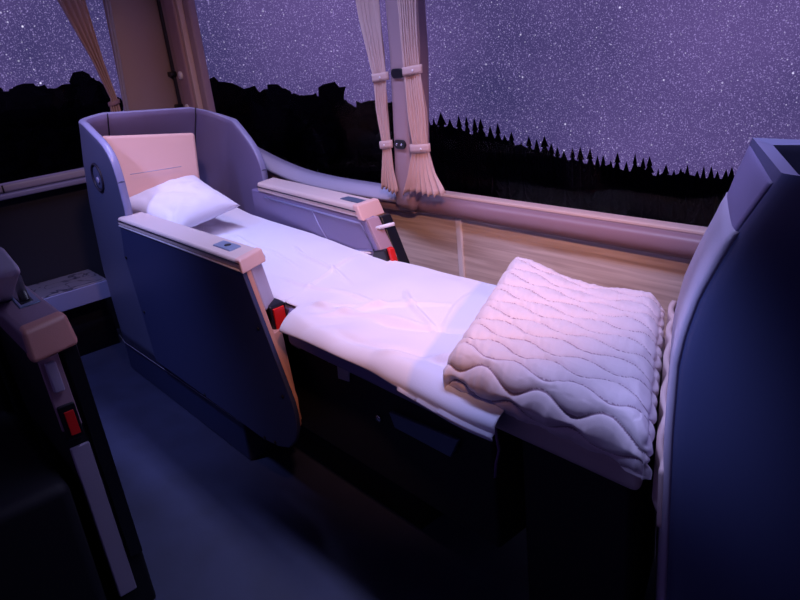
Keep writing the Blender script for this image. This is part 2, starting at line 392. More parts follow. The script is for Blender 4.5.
# swept-back curtain in front of the rear window
def rear_curtain():
    r = empty('curtain', (-3.87, 1.34, .98), 'mauve curtain swept aside and gathered at the rear window edge', 'curtain')
    def f(u, v):
        z = lerp(1.0, 1.78, v)
        a = interp([(1.0, 1.300), (1.12, 1.312), (1.16, 1.325), (1.232, 1.308), (1.355, 1.280), (1.8, 1.14)], z)
        b = interp([(1.0, 1.362), (1.12, 1.362), (1.16, 1.360), (1.232, 1.350), (1.355, 1.335), (1.8, 1.31)], z)
        ph = u * 4 * 2 * pi
        return (-3.865 + .012 * sin(ph), lerp(a, b, u), z)
    bm = bmesh.new(); grid(bm, 50, 40, f); obj('cloth', bm, M['curtain'], r, solid=.003)
    bm = bmesh.new()
    def g(u, v):
        an = u * 2 * pi; return (-3.865 + .02 * cos(an), 1.338 + .03 * sin(an), 1.14 + .02 * (v - .5) + .006 * sin(an))
    grid(bm, 20, 4, g, True); obj('tieback', bm, M['mauve'], r, solid=.004)
rear_curtain()
r = empty('curtain', (-3.87, 1.39, 1.05), 'thin pale lavender sheer strip hanging beside the corner pillar', 'curtain')
def sheer(u, v):
    z = lerp(1.02, 1.78, v); a = interp([(1.02, 1.372), (1.17, 1.380), (1.35, 1.395), (1.8, 1.42)], z)
    return (-3.85 + .006 * sin(u * 12), a + .028 * u, z)
obj('cloth', NB(lambda bm: grid(bm, 14, 20, sheer)), M['ledge'], r, solid=.003)

# ================================================================== SLEEPER SEAT (the bed)
SB = empty('sleeper_seat', (-2.4, 1.22, FZ), 'navy sleeper seat with violet inner shell and beige armrests, opened flat as a bed', 'sleeper seat')
def shell():
    R, T, Yn, Yf, ZB = .14, .030, .90, 1.62, .085
    def xr(z): return interp([(-.09, -3.36), (.05, -3.38), (.46, -3.40), (.77, -3.335), (.96, -3.265), (1.12, -3.185)], z)
    def xn(z): return interp([(.085, -2.785), (.37, -2.80), (.6, -2.835), (.79, -2.776), (1.2, -2.776)], z)
    def xf(z): return -2.88
    def rim_near(d):   # d = distance behind the front edge
        return interp([(0, .90), (.003, .938), (.010, .972), (.022, 1.000), (.04, 1.022), (.065, 1.042), (.10, 1.061), (.15, 1.080), (.20, 1.098), (.27, 1.122), (.5, 1.136)], d)
    def rim_far(d):
                return interp([(0, .80), (.004, .835), (.012, .865), (.025, .895), (.045, .925), (.07, .953), (.10, .980), (.13, 1.003), (.165, 1.026)], d)
    cols = []
    for k in range(22): cols.append(('n', (k / 21) ** 1.6))
    for k in range(1, 13): cols.append(('a', k / 12))
    for k in range(1, 12): cols.append(('r', k / 12))
    for k in range(0, 13): cols.append(('b', k / 12))
    for k in range(20, -1, -1): cols.append(('f', (k / 20) ** 1.6) if k < 20 else ('f', .97))
    NV = 34; bm = bmesh.new(); O, I = [], []
    for kd, p in cols:
        if kd == 'n': top = rim_near(p * (xn(1) - (xr(1.1) + R)))
        elif kd == 'a': top = lerp(1.124, 1.138, p)
        elif kd == 'r': top = lerp(1.138, 1.10, p)
        elif kd == 'b': top = lerp(1.10, 1.026, smooth(-.3, 1.15, p) * 1.02)
        else: top = min(1.026, rim_far(p * (xf(1) - (xr(1.1) + R)) ))
        ro, ri = [], []
        for j in range(NV + 1):
            z = lerp(ZB, top, (j / NV) ** .8); X = xr(z)
            for lst, t in ((ro, 0), (ri, T)):
                r = R - t
                if kd == 'n': q = (lerp(xn(z), X + R, p), Yn + t)
                elif kd == 'a': an = p * pi / 2; q = (X + R - r * sin(an), Yn + R - r * cos(an))
                elif kd == 'r': q = (X + t, lerp(Yn + R, Yf - R, p))
                elif kd == 'b': an = p * pi / 2; q = (X + R - r * cos(an), Yf - R + r * sin(an))
                else: q = (lerp(xf(z), X + R, p), Yf - t)
                lst.append(bm.verts.new((q[0], q[1], z)))
        # crowned rim: three vertices between outer and inner
        O.append(ro); I.append(ri)
    def quad(a, b, c, d, m):
        f = bm.faces.new((a, b, c, d)); f.material_index = m
    rimv = []
    for ro, ri in zip(O, I):
        a, b = ro[-1].co, ri[-1].co
        rimv.append([ro[-1]] + [bm.verts.new(a.lerp(b, t) + Vector((0, 0, h))) for t, h in ((.15, .005), (.5, .007), (.85, .005))] + [ri[-1]])
    for i in range(len(cols) - 1):
        for j in range(NV):
            quad(O[i][j], O[i + 1][j], O[i + 1][j + 1], O[i][j + 1], 0); quad(I[i][j], I[i + 1][j], I[i + 1][j + 1], I[i][j + 1], 1)
        for k in range(4): quad(rimv[i][k], rimv[i + 1][k], rimv[i + 1][k + 1], rimv[i][k + 1], 2)
        quad(O[i][0], O[i + 1][0], I[i + 1][0], I[i][0], 0)
    for i in (0, len(cols) - 1):
        for j in range(NV): quad(O[i][j], O[i][j + 1], I[i][j + 1], I[i][j], 2)
        bm.faces.new(rimv[i])
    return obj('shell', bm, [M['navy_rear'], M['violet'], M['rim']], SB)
shell_o = shell()
# seams of the inner lining (thin welts)
for pts in ([(-3.152, 1.050, 1.139), (-3.165, 1.05, 1.11), (-3.228, 1.05, .98), (-3.30, 1.05, .8)], [(-3.168, 1.46, 1.105), (-3.180, 1.46, 1.07), (-3.228, 1.46, .98), (-3.30, 1.46, .8)]):
    obj('seam', NB(tube, [(x + .008, y, z) for x, y, z in pts], .003, 6), M['seam'], shell_o)
# plinth below the shell
bm = bmesh.new(); prism_z(bm, [(-3.32, .915), (-2.10, .905), (-2.10, 1.60), (-3.32, 1.60)], FZ, .085)
obj('plinth', bm, M['plinth'], SB, bevel=.01)
obj('plinth_line', NB(tube, [(-3.36, .915, .082), (-3.25, .899, .079), (-2.5, .903, .079), (-2.12, .903, .079)], .0014, 6), M['line'], SB, label='thin pale metal line along the plinth')
for x in (-2.41, -3.0):
    obj('screw', NB(disc, (x, .915, -.045), (0, -1, 0), .004, .003, 10), M['chrome'], SB)
# round emblem on the outer shell
e = obj('control_knob', NB(disc, (-3.00, .902, .905), (0, -1, 0), .050, .004, 32), M['navy_rear'], SB)
obj('knob_ring', NB(ring, (-3.00, .898, .905), (0, -1, 0), .056, .006), M['seam'], e)
obj('knob_centre', NB(disc, (-2.995, .898, .895), (0, -1, 0), .014, .006), M['rim'], e)
# near arm: side panel, front frame, cap
panel = [(-2.705, .735), (-1.80, .735)]
panel += [(-1.795, .715), (-1.640, .345), (-1.634, .30), (-1.640, .25), (-1.665, .20), (-1.715, .155), (-1.78, .132), (-1.88, .118), (-2.775, .135), (-2.80, .37), (-2.835, .6), (-2.79, .735)]
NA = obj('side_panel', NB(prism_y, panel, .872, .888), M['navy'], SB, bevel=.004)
obj('gap', NB(tube, [(-2.792, .8865, .735), (-2.839, .8865, .60), (-2.804, .8865, .37), (-2.779, .8865, .135)], .006, 6), M['seam'], SB)
bm = bmesh.new()
prism_y(bm, [(-2.70, .735), (-1.805, .735), (-1.80, .715), (-1.655, .345), (-1.66, .25), (-1.72, .17), (-1.9, .13), (-2.75, .13)], .888, .905)
obj('arm_core', bm, M['copper'], SB, bevel=.004, label='copper-pink front edge behind the side panel')
for x, z in ((-2.812, .597), (-2.762, .368), (-1.765, .557), (-2.31, .135), (-1.69, .35), (-1.87, .128), (-1.80, .14)):
    obj('screw', NB(disc, (x, .872, z), (0, -1, 0), .0065, .004, 12), M['black'], NA)
bm = bmesh.new(); prism_y(bm, [(-2.70, .735), (-1.89, .735), (-1.87, .60), (-1.84, .50), (-1.82, .14), (-2.70, .14)], .906, .985)
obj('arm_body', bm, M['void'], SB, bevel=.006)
bm = bmesh.new(); hexa(bm, [(-1.765, .910, .598), (-1.835, .984, .590), (-1.89, .984, .590), (-1.86, .910, .598)], [(-1.818, .910, .735), (-1.885, .984, .735), (-1.93, .984, .735), (-1.90, .910, .735)])
obj('arm_pad', bm, M['padgrey'], SB, bevel=.009, seg=3, label='lilac pad on the armrest front')
bm = bmesh.new(); hexa(bm, [(-1.665, .906, .26), (-1.668, .912, .26), (-1.70, .912, .26), (-1.70, .906, .26)], [(-1.738, .906, .535), (-1.765, .950, .530), (-1.82, .950, .53), (-1.80, .906, .535)])
obj('front_strip', bm, M['copper'], SB, bevel=.004, label='copper-pink lower strip on the armrest front')
bm = bmesh.new(); hexa(bm, [(-2.80, .868, .735), (-1.788, .868, .735), (-1.838, .985, .735), (-2.80, .985, .735)], [(-2.80, .872, .768), (-1.80, .872, .766), (-1.85, .975, .766), (-2.80, .975, .768)])
CP = obj('arm_cap', bm, M['cap'], SB, bevel=.009, seg=3, label='beige leather armrest top')
bm = bmesh.new(); hexa(bm, [(-1.80, .866, .728), (-1.782, .866, .728), (-1.834, .978, .728), (-1.852, .978, .728)], [(-1.83, .868, .769), (-1.795, .868, .769), (-1.848, .976, .769), (-1.88, .976, .769)])
obj('cap_end', bm, M['head'], CP, bevel=.006, label='end of the armrest top, warm light painted into the leather')  # cap leather, pinker here to paint in the warm light on its end
obj('cap_piping', NB(tube, [(-2.79, .868, .757), (-1.80, .868, .757)], .0022, 6), M['seam'], CP)
obj('cap_line', NB(tube, [(-2.79, .869, .735), (-1.80, .869, .735)], .003, 6), M['white'], CP)
bm = bmesh.new(); hexa(bm, [(-2.035, .902, .766), (-1.915, .902, .766), (-1.93, .952, .766), (-2.05, .952, .766)], [(-2.03, .905, .771), (-1.92, .905, .771), (-1.935, .949, .771), (-2.045, .949, .771)])
cpn = obj('control_plate', bm, M['plate_light'], CP, bevel=.002)
obj('button', NB(disc, (-1.975, .927, .771), (0, 0, 1), .011, .003, 16), M['black'], cpn)
# buckle on the near arm
bk = obj('belt_buckle', NB(hexa, [(-1.765, .925, .520), (-1.782, .990, .515), (-1.84, .990, .515), (-1.83, .925, .520)], [(-1.770, .925, .606), (-1.787, .990, .602), (-1.85, .990, .602), (-1.84, .925, .606)]), M['black'], SB, bevel=.007)
obj('release_button', NB(hexa, [(-1.762, .934, .530), (-1.775, .980, .526), (-1.80, .980, .526), (-1.79, .934, .530)], [(-1.764, .934, .597), (-1.779, .980, .593), (-1.80, .980, .593), (-1.79, .934, .597)]), M['red'], bk, bevel=.003)
# far arm
ang = radians(-4.5); piv = Vector((-2.8, 1.53, 0))
def farx(bm): bmesh.ops.rotate(bm, verts=bm.verts, cent=piv, matrix=Matrix.Rotation(ang, 3, 'Z')); return bm
FA = obj('side_panel', farx(NB(prism_y, [(-2.86, .735), (-1.925, .735), (-1.835, .60), (-1.845, .56), (-1.88, .54), (-2.86, .50)], 1.505, 1.56)), M['violet'], SB, bevel=.008, label='violet leather inner side of the window-side armrest')
# recessed panel frame on its inner face
fr = [(-2.72, .715), (-1.945, .715), (-1.875, .625), (-2.06, .592), (-2.30, .60)]
bm = bmesh.new(); tube(bm, [(x, 1.5045, z) for x, z in fr[:4]], .004, 6)
obj('panel_line', farx(bm), M['rim'], FA)
bm = bmesh.new(); tube(bm, [(-2.30, 1.504, .72), (-2.26, 1.504, .66), (-2.18, 1.504, .585)], .003, 6); obj('crease', farx(bm), M['rim'], FA)
bm = bmesh.new(); tube(bm, [(-2.10, 1.503, .588), (-1.90, 1.503, .612)], .004, 6); obj('trim_line', farx(bm), M['white'], FA)
FC = obj('arm_cap', farx(NB(hexa, [(-2.78, 1.500, .735), (-1.93, 1.500, .735), (-1.95, 1.61, .735), (-2.82, 1.61, .735)], [(-2.78, 1.505, .775), (-1.955, 1.505, .775), (-1.975, 1.61, .775), (-2.82, 1.61, .775)])), M['cap'], SB, bevel=.009, seg=3, label='beige leather top of the window-side armrest')
obj('cap_end', farx(NB(hexa, [(-1.95, 1.497, .728), (-1.915, 1.497, .728), (-1.94, 1.613, .728), (-1.97, 1.613, .728)], [(-1.985, 1.500, .780), (-1.95, 1.500, .780), (-1.972, 1.612, .780), (-2.005, 1.612, .780)])), M['head'], FC, bevel=.006)  # same leather as the cap; its warm lighting is put into the colour
obj('control_plate', farx(NB(box, -2.12, -1.99, 1.535, 1.575, .775, .779)), M['plate'], FC, bevel=.002)
obj('cap_piping', farx(NB(tube, [(-2.775, 1.5005, .757), (-1.955, 1.5005, .757)], .0022, 6)), M['seam'], FC)
obj('front_trim', farx(NB(prism_y, [(-1.923, .735), (-1.905, .735), (-1.815, .60), (-1.833, .59)], 1.508, 1.56)), M['mauve'], SB, bevel=.004)
obj('front_frame', farx(NB(prism_y, [(-1.915, .735), (-1.895, .735), (-1.77, .50), (-1.80, .50)], 1.56, 1.605)), M['black'], SB, bevel=.004)
obj('lever', farx(NB(tube, [(-1.885, 1.53, .700), (-1.865, 1.55, .706), (-1.835, 1.575, .714)], .007, 8)), M['white'], SB)
bk = obj('belt_buckle', NB(hexa, [(-1.90, 1.425, .59), (-1.80, 1.425, .59), (-1.80, 1.455, .59), (-1.90, 1.455, .59)], [(-1.88, 1.425, .625), (-1.815, 1.425, .642), (-1.815, 1.455, .642), (-1.88, 1.455, .625)]), M['black'], SB, bevel=.006)
obj('release_button', NB(hexa, [(-1.80, 1.435, .59), (-1.782, 1.435, .59), (-1.782, 1.457, .59), (-1.80, 1.457, .59)], [(-1.815, 1.435, .647), (-1.798, 1.435, .643), (-1.798, 1.457, .643), (-1.815, 1.457, .647)]), M['red'], bk, bevel=.003)
# headrest cushion on the backrest
def rbox(bm, p, th, e=6):
    pass
hp = [(-3.095, .965, 1.052), (-3.095, 1.385, .996), (-3.03, 1.325, .68), (-3.03, .955, .70)]
n = Vector((.96, 0, .27))
HR = obj('headrest', NB(hexa, [Vector(p) - n * .01 for p in hp], [Vector(p) + n * .05 for p in hp]), M['head'], SB, bevel=.018, seg=4, label='pink leather headrest cushion')
obj('seam', NB(tube, [Vector((-3.035, 1.03, .88)) + n * .046, Vector((-3.035, 1.17, .872)) + n * .0475, Vector((-3.035, 1.26, .868)) + n * .046], .0018, 5), M['padgrey'], HR)
# mattress / seat cushion and frame under the sheet
bm = bmesh.new(); prism_z(bm, [(-3.10, .99), (-1.77, .99), (-1.70, .93), (-.99, .925), (-.99, 1.50), (-3.10, 1.455)], .50, .585)
obj('seat_cushion', bm, M['violet'], SB, bevel=.012)
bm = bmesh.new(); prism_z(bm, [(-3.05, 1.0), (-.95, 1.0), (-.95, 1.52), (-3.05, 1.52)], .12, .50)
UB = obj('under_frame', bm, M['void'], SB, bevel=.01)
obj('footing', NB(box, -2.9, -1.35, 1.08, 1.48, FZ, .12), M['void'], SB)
bm = bmesh.new(); hexa(bm, [(-1.30, .985, .342), (-1.085, .985, .342), (-1.085, .999, .342), (-1.30, .999, .342)], [(-1.318, .985, .385), (-1.052, .985, .405), (-1.052, .999, .405), (-1.318, .999, .385)])
obj('flap', bm, M['plate'], UB, bevel=.003)
obj('bolt', NB(disc, (-1.381, .999, .335), (0, -1, 0), .011, .008, 16), M['chrome'], UB)
obj('hook_tape', NB(hexa, [(-1.557, .992, .405), (-1.500, .992, .412), (-1.500, .9985, .412), (-1.557, .9985, .405)], [(-1.55, .992, .470), (-1.488, .992, .470), (-1.488, .9985, .470), (-1.55, .9985, .470)]), M['tag'], UB, bevel=.004)
obj('hook_tape', NB(box, -1.79, -1.74, .985, .998, .45, .48), M['tag'], UB, bevel=.003)
obj('screw', NB(disc, (-1.60, .999, .448), (0, -1, 0), .006, .004, 12), M['chrome'], UB)

# ================================================================== SHEET
def bedz(x): return interp([(-3.2, .69), (-3.0, .66), (-2.8, .632), (-2.4, .617), (-1.9, .603), (-.6, .598)], x)
def sheet():
    bm = bmesh.new()
    nu, nv = 300, 130
    def f(u, v):
        # u along the bed, v across (0 window side -> 1 aisle side incl. overhang)
        x = lerp(-3.02, -.845, u)
        over = smooth(-1.735, -1.665, x)
        yin = lerp(.992, .905, over); yfar = interp([(-3.0, 1.46), (-2.3, 1.46), (-1.9, 1.430), (-1.75, 1.445), (-1.2, 1.462), (-.7, 1.47)], x)
        hang = over * lerp(.030, .055, smooth(-1.4, -.85, x)) + .004
        L0 = yfar - yin; tot = L0 + hang
        s = v * tot
        skew = .30 * (1 - v) * 0
        r = lerp(.018, .045, over)
        if s < L0 - r: y = yfar - s; z = bedz(x)
        elif s < L0 + r:
            a = (s - (L0 - r)) / (2 * r) * pi / 2; y = yin + r - r * sin(a); z = bedz(x) - r + r * cos(a)
        else: y = yin - .010 * sin((s - L0) * 40) * over; z = bedz(x) - r - (s - L0 - r)
        hangf = smooth(L0 - .02, L0 + .03, s)
        # wrinkles
        w = .008 * nz(x * 2.2, y * 5.5, 1) + .006 * nz(x * 7 + 3, y * 5, 4) + .005 * nz(x * 4 + y * 13, y * 3, 7) + .012 * abs(nz(x * 6 - y * 5, y * 9, 11)) * smooth(1.06, .93, y) * over
        # diagonal pulls radiating from the aisle-side corner near the buckle
        for (cx, cy, dx, dy, le, wd, am) in CREASES:
            px, py = x - cx, y - cy; t = (px * dx + py * dy); q = (-px * dy + py * dx)
            q += .010 * sin(t * 13)
            k = smooth(0, .08, t) * (1 - smooth(le * .6, le, t))
            w += 2.1 * am * k * math.exp(-(q / wd) ** 2)
        w *= 1 - .6 * (1 - smooth(0, .03, v))
        z += w * (1 - hangf * .7)
        y -= hangf * (.010 + .014 * nz(x * 6, z * 6, 2) + .5 * w) * over
        if x < -1.8: z -= .012 * smooth(L0 - .05, L0, s)
        return (x, y, z)
    grid(bm, nu, nv, f)
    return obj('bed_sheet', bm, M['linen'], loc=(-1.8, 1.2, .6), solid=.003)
CREASES = []
for cx, cy, a, le, wd, am in [(-1.70, 1.0, 35, .5, .010, .006), (-1.72, 1.02, 12, .55, .012, .005), (-1.62, .95, 60, .35, .012, .005), (-2.25, 1.32, -12, .6, .008, .004), (-2.6, 1.25, -5, .7, .010, .004),
                              (-1.55, 1.28, -30, .45, .009, .005), (-1.45, 1.05, 20, .4, .012, -.005), (-1.35, 1.38, -65, .35, .008, .004), (-1.95, 1.42, -70, .42, .007, .005), (-1.3, .93, 25, .4, .012, .005), (-1.15, .97, 55, .3, .010, .004), (-2.0, 1.1, 5, .6, .01, .004), (-1.5, .95, 5, .7, .014, -.004)]:
    CREASES.append((cx, cy, cos(radians(a)), sin(radians(a)), le, wd, am))
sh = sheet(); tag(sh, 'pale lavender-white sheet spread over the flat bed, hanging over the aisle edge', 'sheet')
# ================================================================== PILLOW
def pillow():
    bm = bmesh.new(); n = 40
    # corners: back-left, back-right, front-right, front-left (world)
    A, B, Cc, D = Vector((-3.0, .93, .775)), Vector((-2.99, 1.315, .83)), Vector((-2.645, 1.335, .725)), Vector((-2.60, 1.01, .690))
    N_ = (B - A).cross(D - A).normalized()
    if N_.z < 0: N_ = -N_
    def f(side):
        def g(u, v):
            p = A.lerp(B, u).lerp(D.lerp(Cc, u), v)
            # pinch edges inwards
            cu, cv = 2 * u - 1, 2 * v - 1
            p += (B - A) * (-.05 * cu * (1 - cv * cv)) * .9 + (D - A) * (-.05 * cv * (1 - cu * cu)) * .9
            h = .066 * ((1 - abs(cu) ** 3.0) * (1 - abs(cv) ** 3.0)) ** .55
            w = .010 * nz(u * 4, v * 5, 3) + .007 * nz(u * 9, v * 8, 5)
            edge_ = min(1, 6 * min(u, v, 1 - u, 1 - v))
            # creases toward the front-left corner
            dd = sqrt((u) ** 2 + (1 - v) ** 2); w += .008 * sin(atan2(1 - v + .01, u + .01) * 12) * math.exp(-(dd / .35) ** 2)
            return p + N_ * (side * h + w * edge_)
        return g
    grid(bm, n, n, f(1)); grid(bm, n, n, f(-.75))
    bmesh.ops.remove_doubles(bm, verts=bm.verts, dist=.0008)
    o = obj('pillow', bm, M['pillow'], loc=(-2.8, 1.16, .66)); tag(o, 'soft lavender-white pillow leaning on the pink headrest', 'pillow')
    # flange corner folded at the back
    return o
pillow()

# ================================================================== QUILT
def quilt():
    bm = bmesh.new()
    th, r = .098, .046
    A, B, Cc, D = Vector((-1.012, .932)), Vector((-.525, .932)), Vector((-.815, 1.49)), Vector((-1.290, 1.495))   # front-left, front-right, back-right, back-left
    LX, LY = .49, .60
    def prof(s, L):
        # s in [-h, L+h] -> (inset position 0..L, drop 0..th)
        h = r * pi / 2 + (th - 2 * r) + r * pi / 2
        if s < r: d = r - s; sign = 0
        elif s > L - r: d = s - (L - r); sign = 1
        else: return s, 0
        arc = r * pi / 2
        if d < arc: a = d / r; off, dz = r * sin(a), r - r * cos(a)
        elif d < arc + th - 2 * r: off, dz = r, r + d - arc
        else: a = (d - arc - (th - 2 * r)) / r; off, dz = r * cos(min(a, pi / 2)), th - r + r * sin(min(a, pi / 2))
        p = r - off if sign == 0 else L - r + off
        return p, dz
    ext = (th - 2 * r) + r * pi - r
    rows = 12; sp = LY / rows; lam = .15
    def stitch(sx, sy):
        # distance to nearest wavy stitch line, lines in antiphase -> lens cells
        base = sy / sp
        best = 9
        for k in range(int(math.floor(base)) - 1, int(math.floor(base)) + 3):
            ly = k * sp + lerp(.0140, .0095, smooth(0, .2, sy)) * (1 if k % 2 else -1) * sin(2 * pi * sx / lam) + .004 * nz(sx * 6, k * 1.3)
            best = min(best, abs(sy - ly))
        return best
    def f(u, v):
        sx = lerp(-ext, LX + ext, u); sy = lerp(-ext, LY + ext, v)
        px, dx = prof(sx, LX); py, dy = prof(sy, LY)
        q = A.lerp(B, px / LX).lerp(D.lerp(Cc, px / LX), py / LY)
        drop = max(dx, dy) if min(dx, dy) < .004 else min(th, sqrt(dx * dx + dy * dy))
        z = .578 + th - drop
        d = stitch(sx, sy)
        puff = .0085 * (1 - math.exp(-(d / .0060) ** 1.0)) + .0048 * min(1, d / .022)
        puff += .0022 * nz(sx * 70, sy * 14, 2) * min(1, d / .01) + .0018 * nz(sx * 30, sy * 30, 9)
        # outward normal estimate
        side = min(1, drop / r) if drop < r else 1
        nx = (-1 if px < LX / 2 else 1) * (1 if dx > dy else 0); ny = (-1 if py < LY / 2 else 1) * (1 if dy >= dx else 0)
        nv = Vector((nx * side, ny * side, 1 - side if drop < th * .9 else -.3))
        # back-left corner raised a little, dip in the middle of the far edge
        w = px / LX; h = py / LY
        z += .020 * math.exp(-((w) / .28) ** 2 - ((1 - h) / .5) ** 2) - .010 * math.exp(-((w - .5) / .25) ** 2 - ((1 - h) / .3) ** 2)
        z += .006 * nz(px * 5, py * 5, 5)
        # vertical gathers on the front roll
        if py < r * 1.2 and drop > .01: puff += .0045 * nz(sx * 26, drop * 6, 8)
        # folded layer grooves on the open right side
        if dx > dy and px > LX / 2 and drop > r * .5:
            puff -= .008 * (.5 + .5 * cos(drop / th * 2 * pi * 3)) ** 3
        return Vector((q.x, q.y, z)) + nv * puff
    nu, nv = 330, 380
    grid(bm, nu, nv, f)
    for i, fc in enumerate(bm.faces):
        a, b = divmod(i, nv - 1)
        if stitch(lerp(-ext, LX + ext, (a + .5) / (nu - 1)), lerp(-ext, LY + ext, (b + .5) / (nv - 1))) < .0023: fc.material_index = 1  # stitch faces: thread colour with the shade of the grooves painted in
    o = obj('quilt', bm, [M['quilt'], M['thread_shade']], loc=(-.9, 1.2, .578)); tag(o, 'thick folded lilac-cream quilt with wavy stitching at the foot of the bed', 'quilt')
quilt()
# leg cushion under the quilt
r = empty('leg_rest', (-.85, 1.2, FZ), 'pale upholstered leg rest cushion under the folded quilt', 'leg rest')
bm = bmesh.new(); prism_z(bm, [(-.935, .965), (-.552, .965), (-.80, 1.50), (-1.2, 1.50)][0:4], .50, .572)
for v in bm.verts: pass
obj('cushion', bm, M['cushion'], r, bevel=.022, seg=4)
bm = bmesh.new(); prism_z(bm, [(-.90, 1.04), (-.62, 1.04), (-.78, 1.45), (-.90, 1.45)], FZ, .50)
obj('support', bm, M['void'], r, bevel=.01)
# cord hanging below
o = obj('pull_cord', NB(tube, [(-.925, .985, .50), (-.918, .98, .47), (-.915, .982, .44), (-.925, .98, .40), (-.935, .985, .355)], .0045, 7, .5), M['strap'], loc=(-.925, .985, .355)); tag(o, 'thin violet strap hanging under the leg rest edge', 'strap')
# pleated beige cloth standing between quilt and front seat
def dr(u, v):
    x = lerp(-.500, -.788, u); y = lerp(.935, 1.50, u); ph = u * 5 * 2 * pi
    zt = interp([(0, .60), (.2, .63), (.6, .665), (1, .66)], u)
    z = lerp(.50 - .02 * (1 - u), zt, v)
    return (x + .004 * sin(ph) + .006 * (1 - v) * sin(ph), y + .006 * cos(ph), z)
o = obj('folded_cloth', NB(lambda bm: grid(bm, 90, 14, dr)), M['drape'], loc=(-.65, 1.2, .5), solid=.012); tag(o, 'pleated beige cloth tucked between the quilt and the front seat', 'cloth')

# ================================================================== FRONT SEAT (right)
FS = empty('front_seat', (-.1, 1.2, FZ), 'tall blue-grey seat shell standing at the foot of the bed', 'seat')
Nn = [(1.135, -.338), (1.09, -.364), (1.045, -.390), (.947, -.434), (.88, -.452), (.825, -.461), (.7, -.464), (.5, -.463), (.2, -.46), (FZ, -.455)]
Ff = [(1.075, -.610), (1.0, -.636), (.918, -.661), (.84, -.695), (.77, -.722), (.68, -.742), (.584, -.753), (.4, -.762), (.2, -.766), (FZ, -.766)]
def fs_pt(w, v):
    """w across the back (0 aisle corner, 1 window corner), v 0 top .. 1 bottom; eased in the corner"""
    zn = lerp(1.135, FZ, v); zf = lerp(1.075, FZ, v)
    xn = interp(sorted(Nn), zn); xf = interp(sorted(Ff), zf)
    return Vector((lerp(xn, xf, w), lerp(.90, 1.45, w), lerp(zn, zf, w)))
def fs_shell():
    cols = []
    # aisle side from the front towards the back corner
    for k in range(12): cols.append(('s', k / 12))
    for k in range(7): cols.append(('k', k / 6))
    for k in range(1, 10): cols.append(('b', k / 9))
    for k in range(1, 8): cols.append(('w', k / 7))
    bm = bmesh.new(); NV = 40; V = []
    for kd, p in cols:
        row = []
        for j in range(NV):
            v = (j / (NV - 1)) ** 1.15
            c = fs_pt(0, v)
            if kd == 's':
                q = Vector((lerp(.55, c.x + .10, p), .90, c.z - (.03 * (1 - p)) * (1 - v)))
            elif kd == 'k':
                a, b = Vector((c.x + .10, .90, c.z)), fs_pt(.05, v)
                q = a.lerp(c, p).lerp(c.lerp(b, p), p)
            elif kd == 'b': q = fs_pt(lerp(.05, 1, p), v)
            else:
                c2 = fs_pt(1, v); q = Vector((lerp(c2.x, .55, p), 1.45 + .0 * p, c2.z))
            # slight crown
            row.append(bm.verts.new(q))
        V.append(row)
    for a, b in zip(V, V[1:]):
        for j in range(NV - 1): bm.faces.new((a[j], a[j + 1], b[j + 1], b[j]))
    for i, f in enumerate(bm.faces): pass
    nrow = NV - 1
    o = obj('shell', bm, [M['front'], M['front_in'], M['rim'], M['padgrey']], FS)
    s = o.modifiers.new('s', 'SOLIDIFY'); s.thickness = .035; s.offset = -1; s.material_offset = 1; s.material_offset_rim = 2; s.use_quality_normals = True
    b = o.modifiers.new('b', 'BEVEL'); b.width = .006; b.segments = 3; b.angle_limit = radians(50)
    return o
fso = fs_shell()
outn = Vector((-.90, -.42, .1)).normalized()
# upholstered upper back (above the pad) and the lilac pad
def patch(w0, w1, vtop, vbot, off, nu=20, nv=50):
    bm = bmesh.new()
    def side(o_):
        def f(u, v):
            w = lerp(w0, w1, u); vv = lerp(vtop(w), vbot(w), v)
            e_ = min(1, 10 * min(u, 1 - u, v * 1.5, (1 - v) * 1.5)); 
            return fs_pt(w, vv) + outn * (o_ * (.4 + .6 * sqrt(max(0, e_))) if o_ > 0 else -.002)
        return f
    grid(bm, nu, nv, side(off)); grid(bm, nu, nv, side(-1))
    # close the border
    bmesh.ops.remove_doubles(bm, verts=bm.verts, dist=.0001)
    bnd = [e for e in bm.edges if e.is_boundary]
    if bnd: bmesh.ops.bridge_loops(bm, edges=bnd)
    return bm
obj('back_panel', patch(.05, .97, lambda w: .012, lambda w: lerp(.14, .165, w), .005), M['violet'], FS, label='violet leather upper back of the seat shell')
obj('back_pad', patch(.035, 1.0, lambda w: lerp(.068, .100, w), lambda w: .97, .013), M['padgrey'], FS, label='lilac leather pad on the back of the seat')
bm = bmesh.new(); box(bm, -.30, .45, .95, 1.40, .30, .42); obj('seat_cushion', bm, M['front_in'], FS, bevel=.03)
bm = bmesh.new(); box(bm, -.30, .45, 1.0, 1.35, FZ, .30); obj('base', bm, M['void'], FS, bevel=.01)

# ================================================================== NEAR LEFT SEAT ACROSS THE AISLE
LS = empty('aisle_seat', (-1.94, .1, FZ), 'dark seat across the aisle with mauve armrest and red belt buckle', 'seat')
bm = bmesh.new(); hexa(bm, [(-2.45, .245, .72), (-1.59, .245, .715), (-1.625, .362, .715), (-2.45, .362, .72)], [(-2.45, .25, .772), (-1.615, .25, .772), (-1.655, .36, .772), (-2.45, .36, .772)])
LC = obj('arm_cap', bm, M['mauve_dark'], LS, bevel=.014, seg=3, label='mauve leather armrest top')
bm = bmesh.new(); hexa(bm, [(-1.62, .247, .700), (-1.575, .247, .700), (-1.610, .364, .700), (-1.66, .364, .700)], [(-1.66, .252, .774), (-1.610, .252, .772), (-1.645, .360, .772), (-1.69, .360, .774)])
obj('cap_end', bm, M['lit_end'], LC, bevel=.012, seg=3, label='leather armrest end with warm light painted in')  # lit copy of the cap leather, warm glow on the end painted in
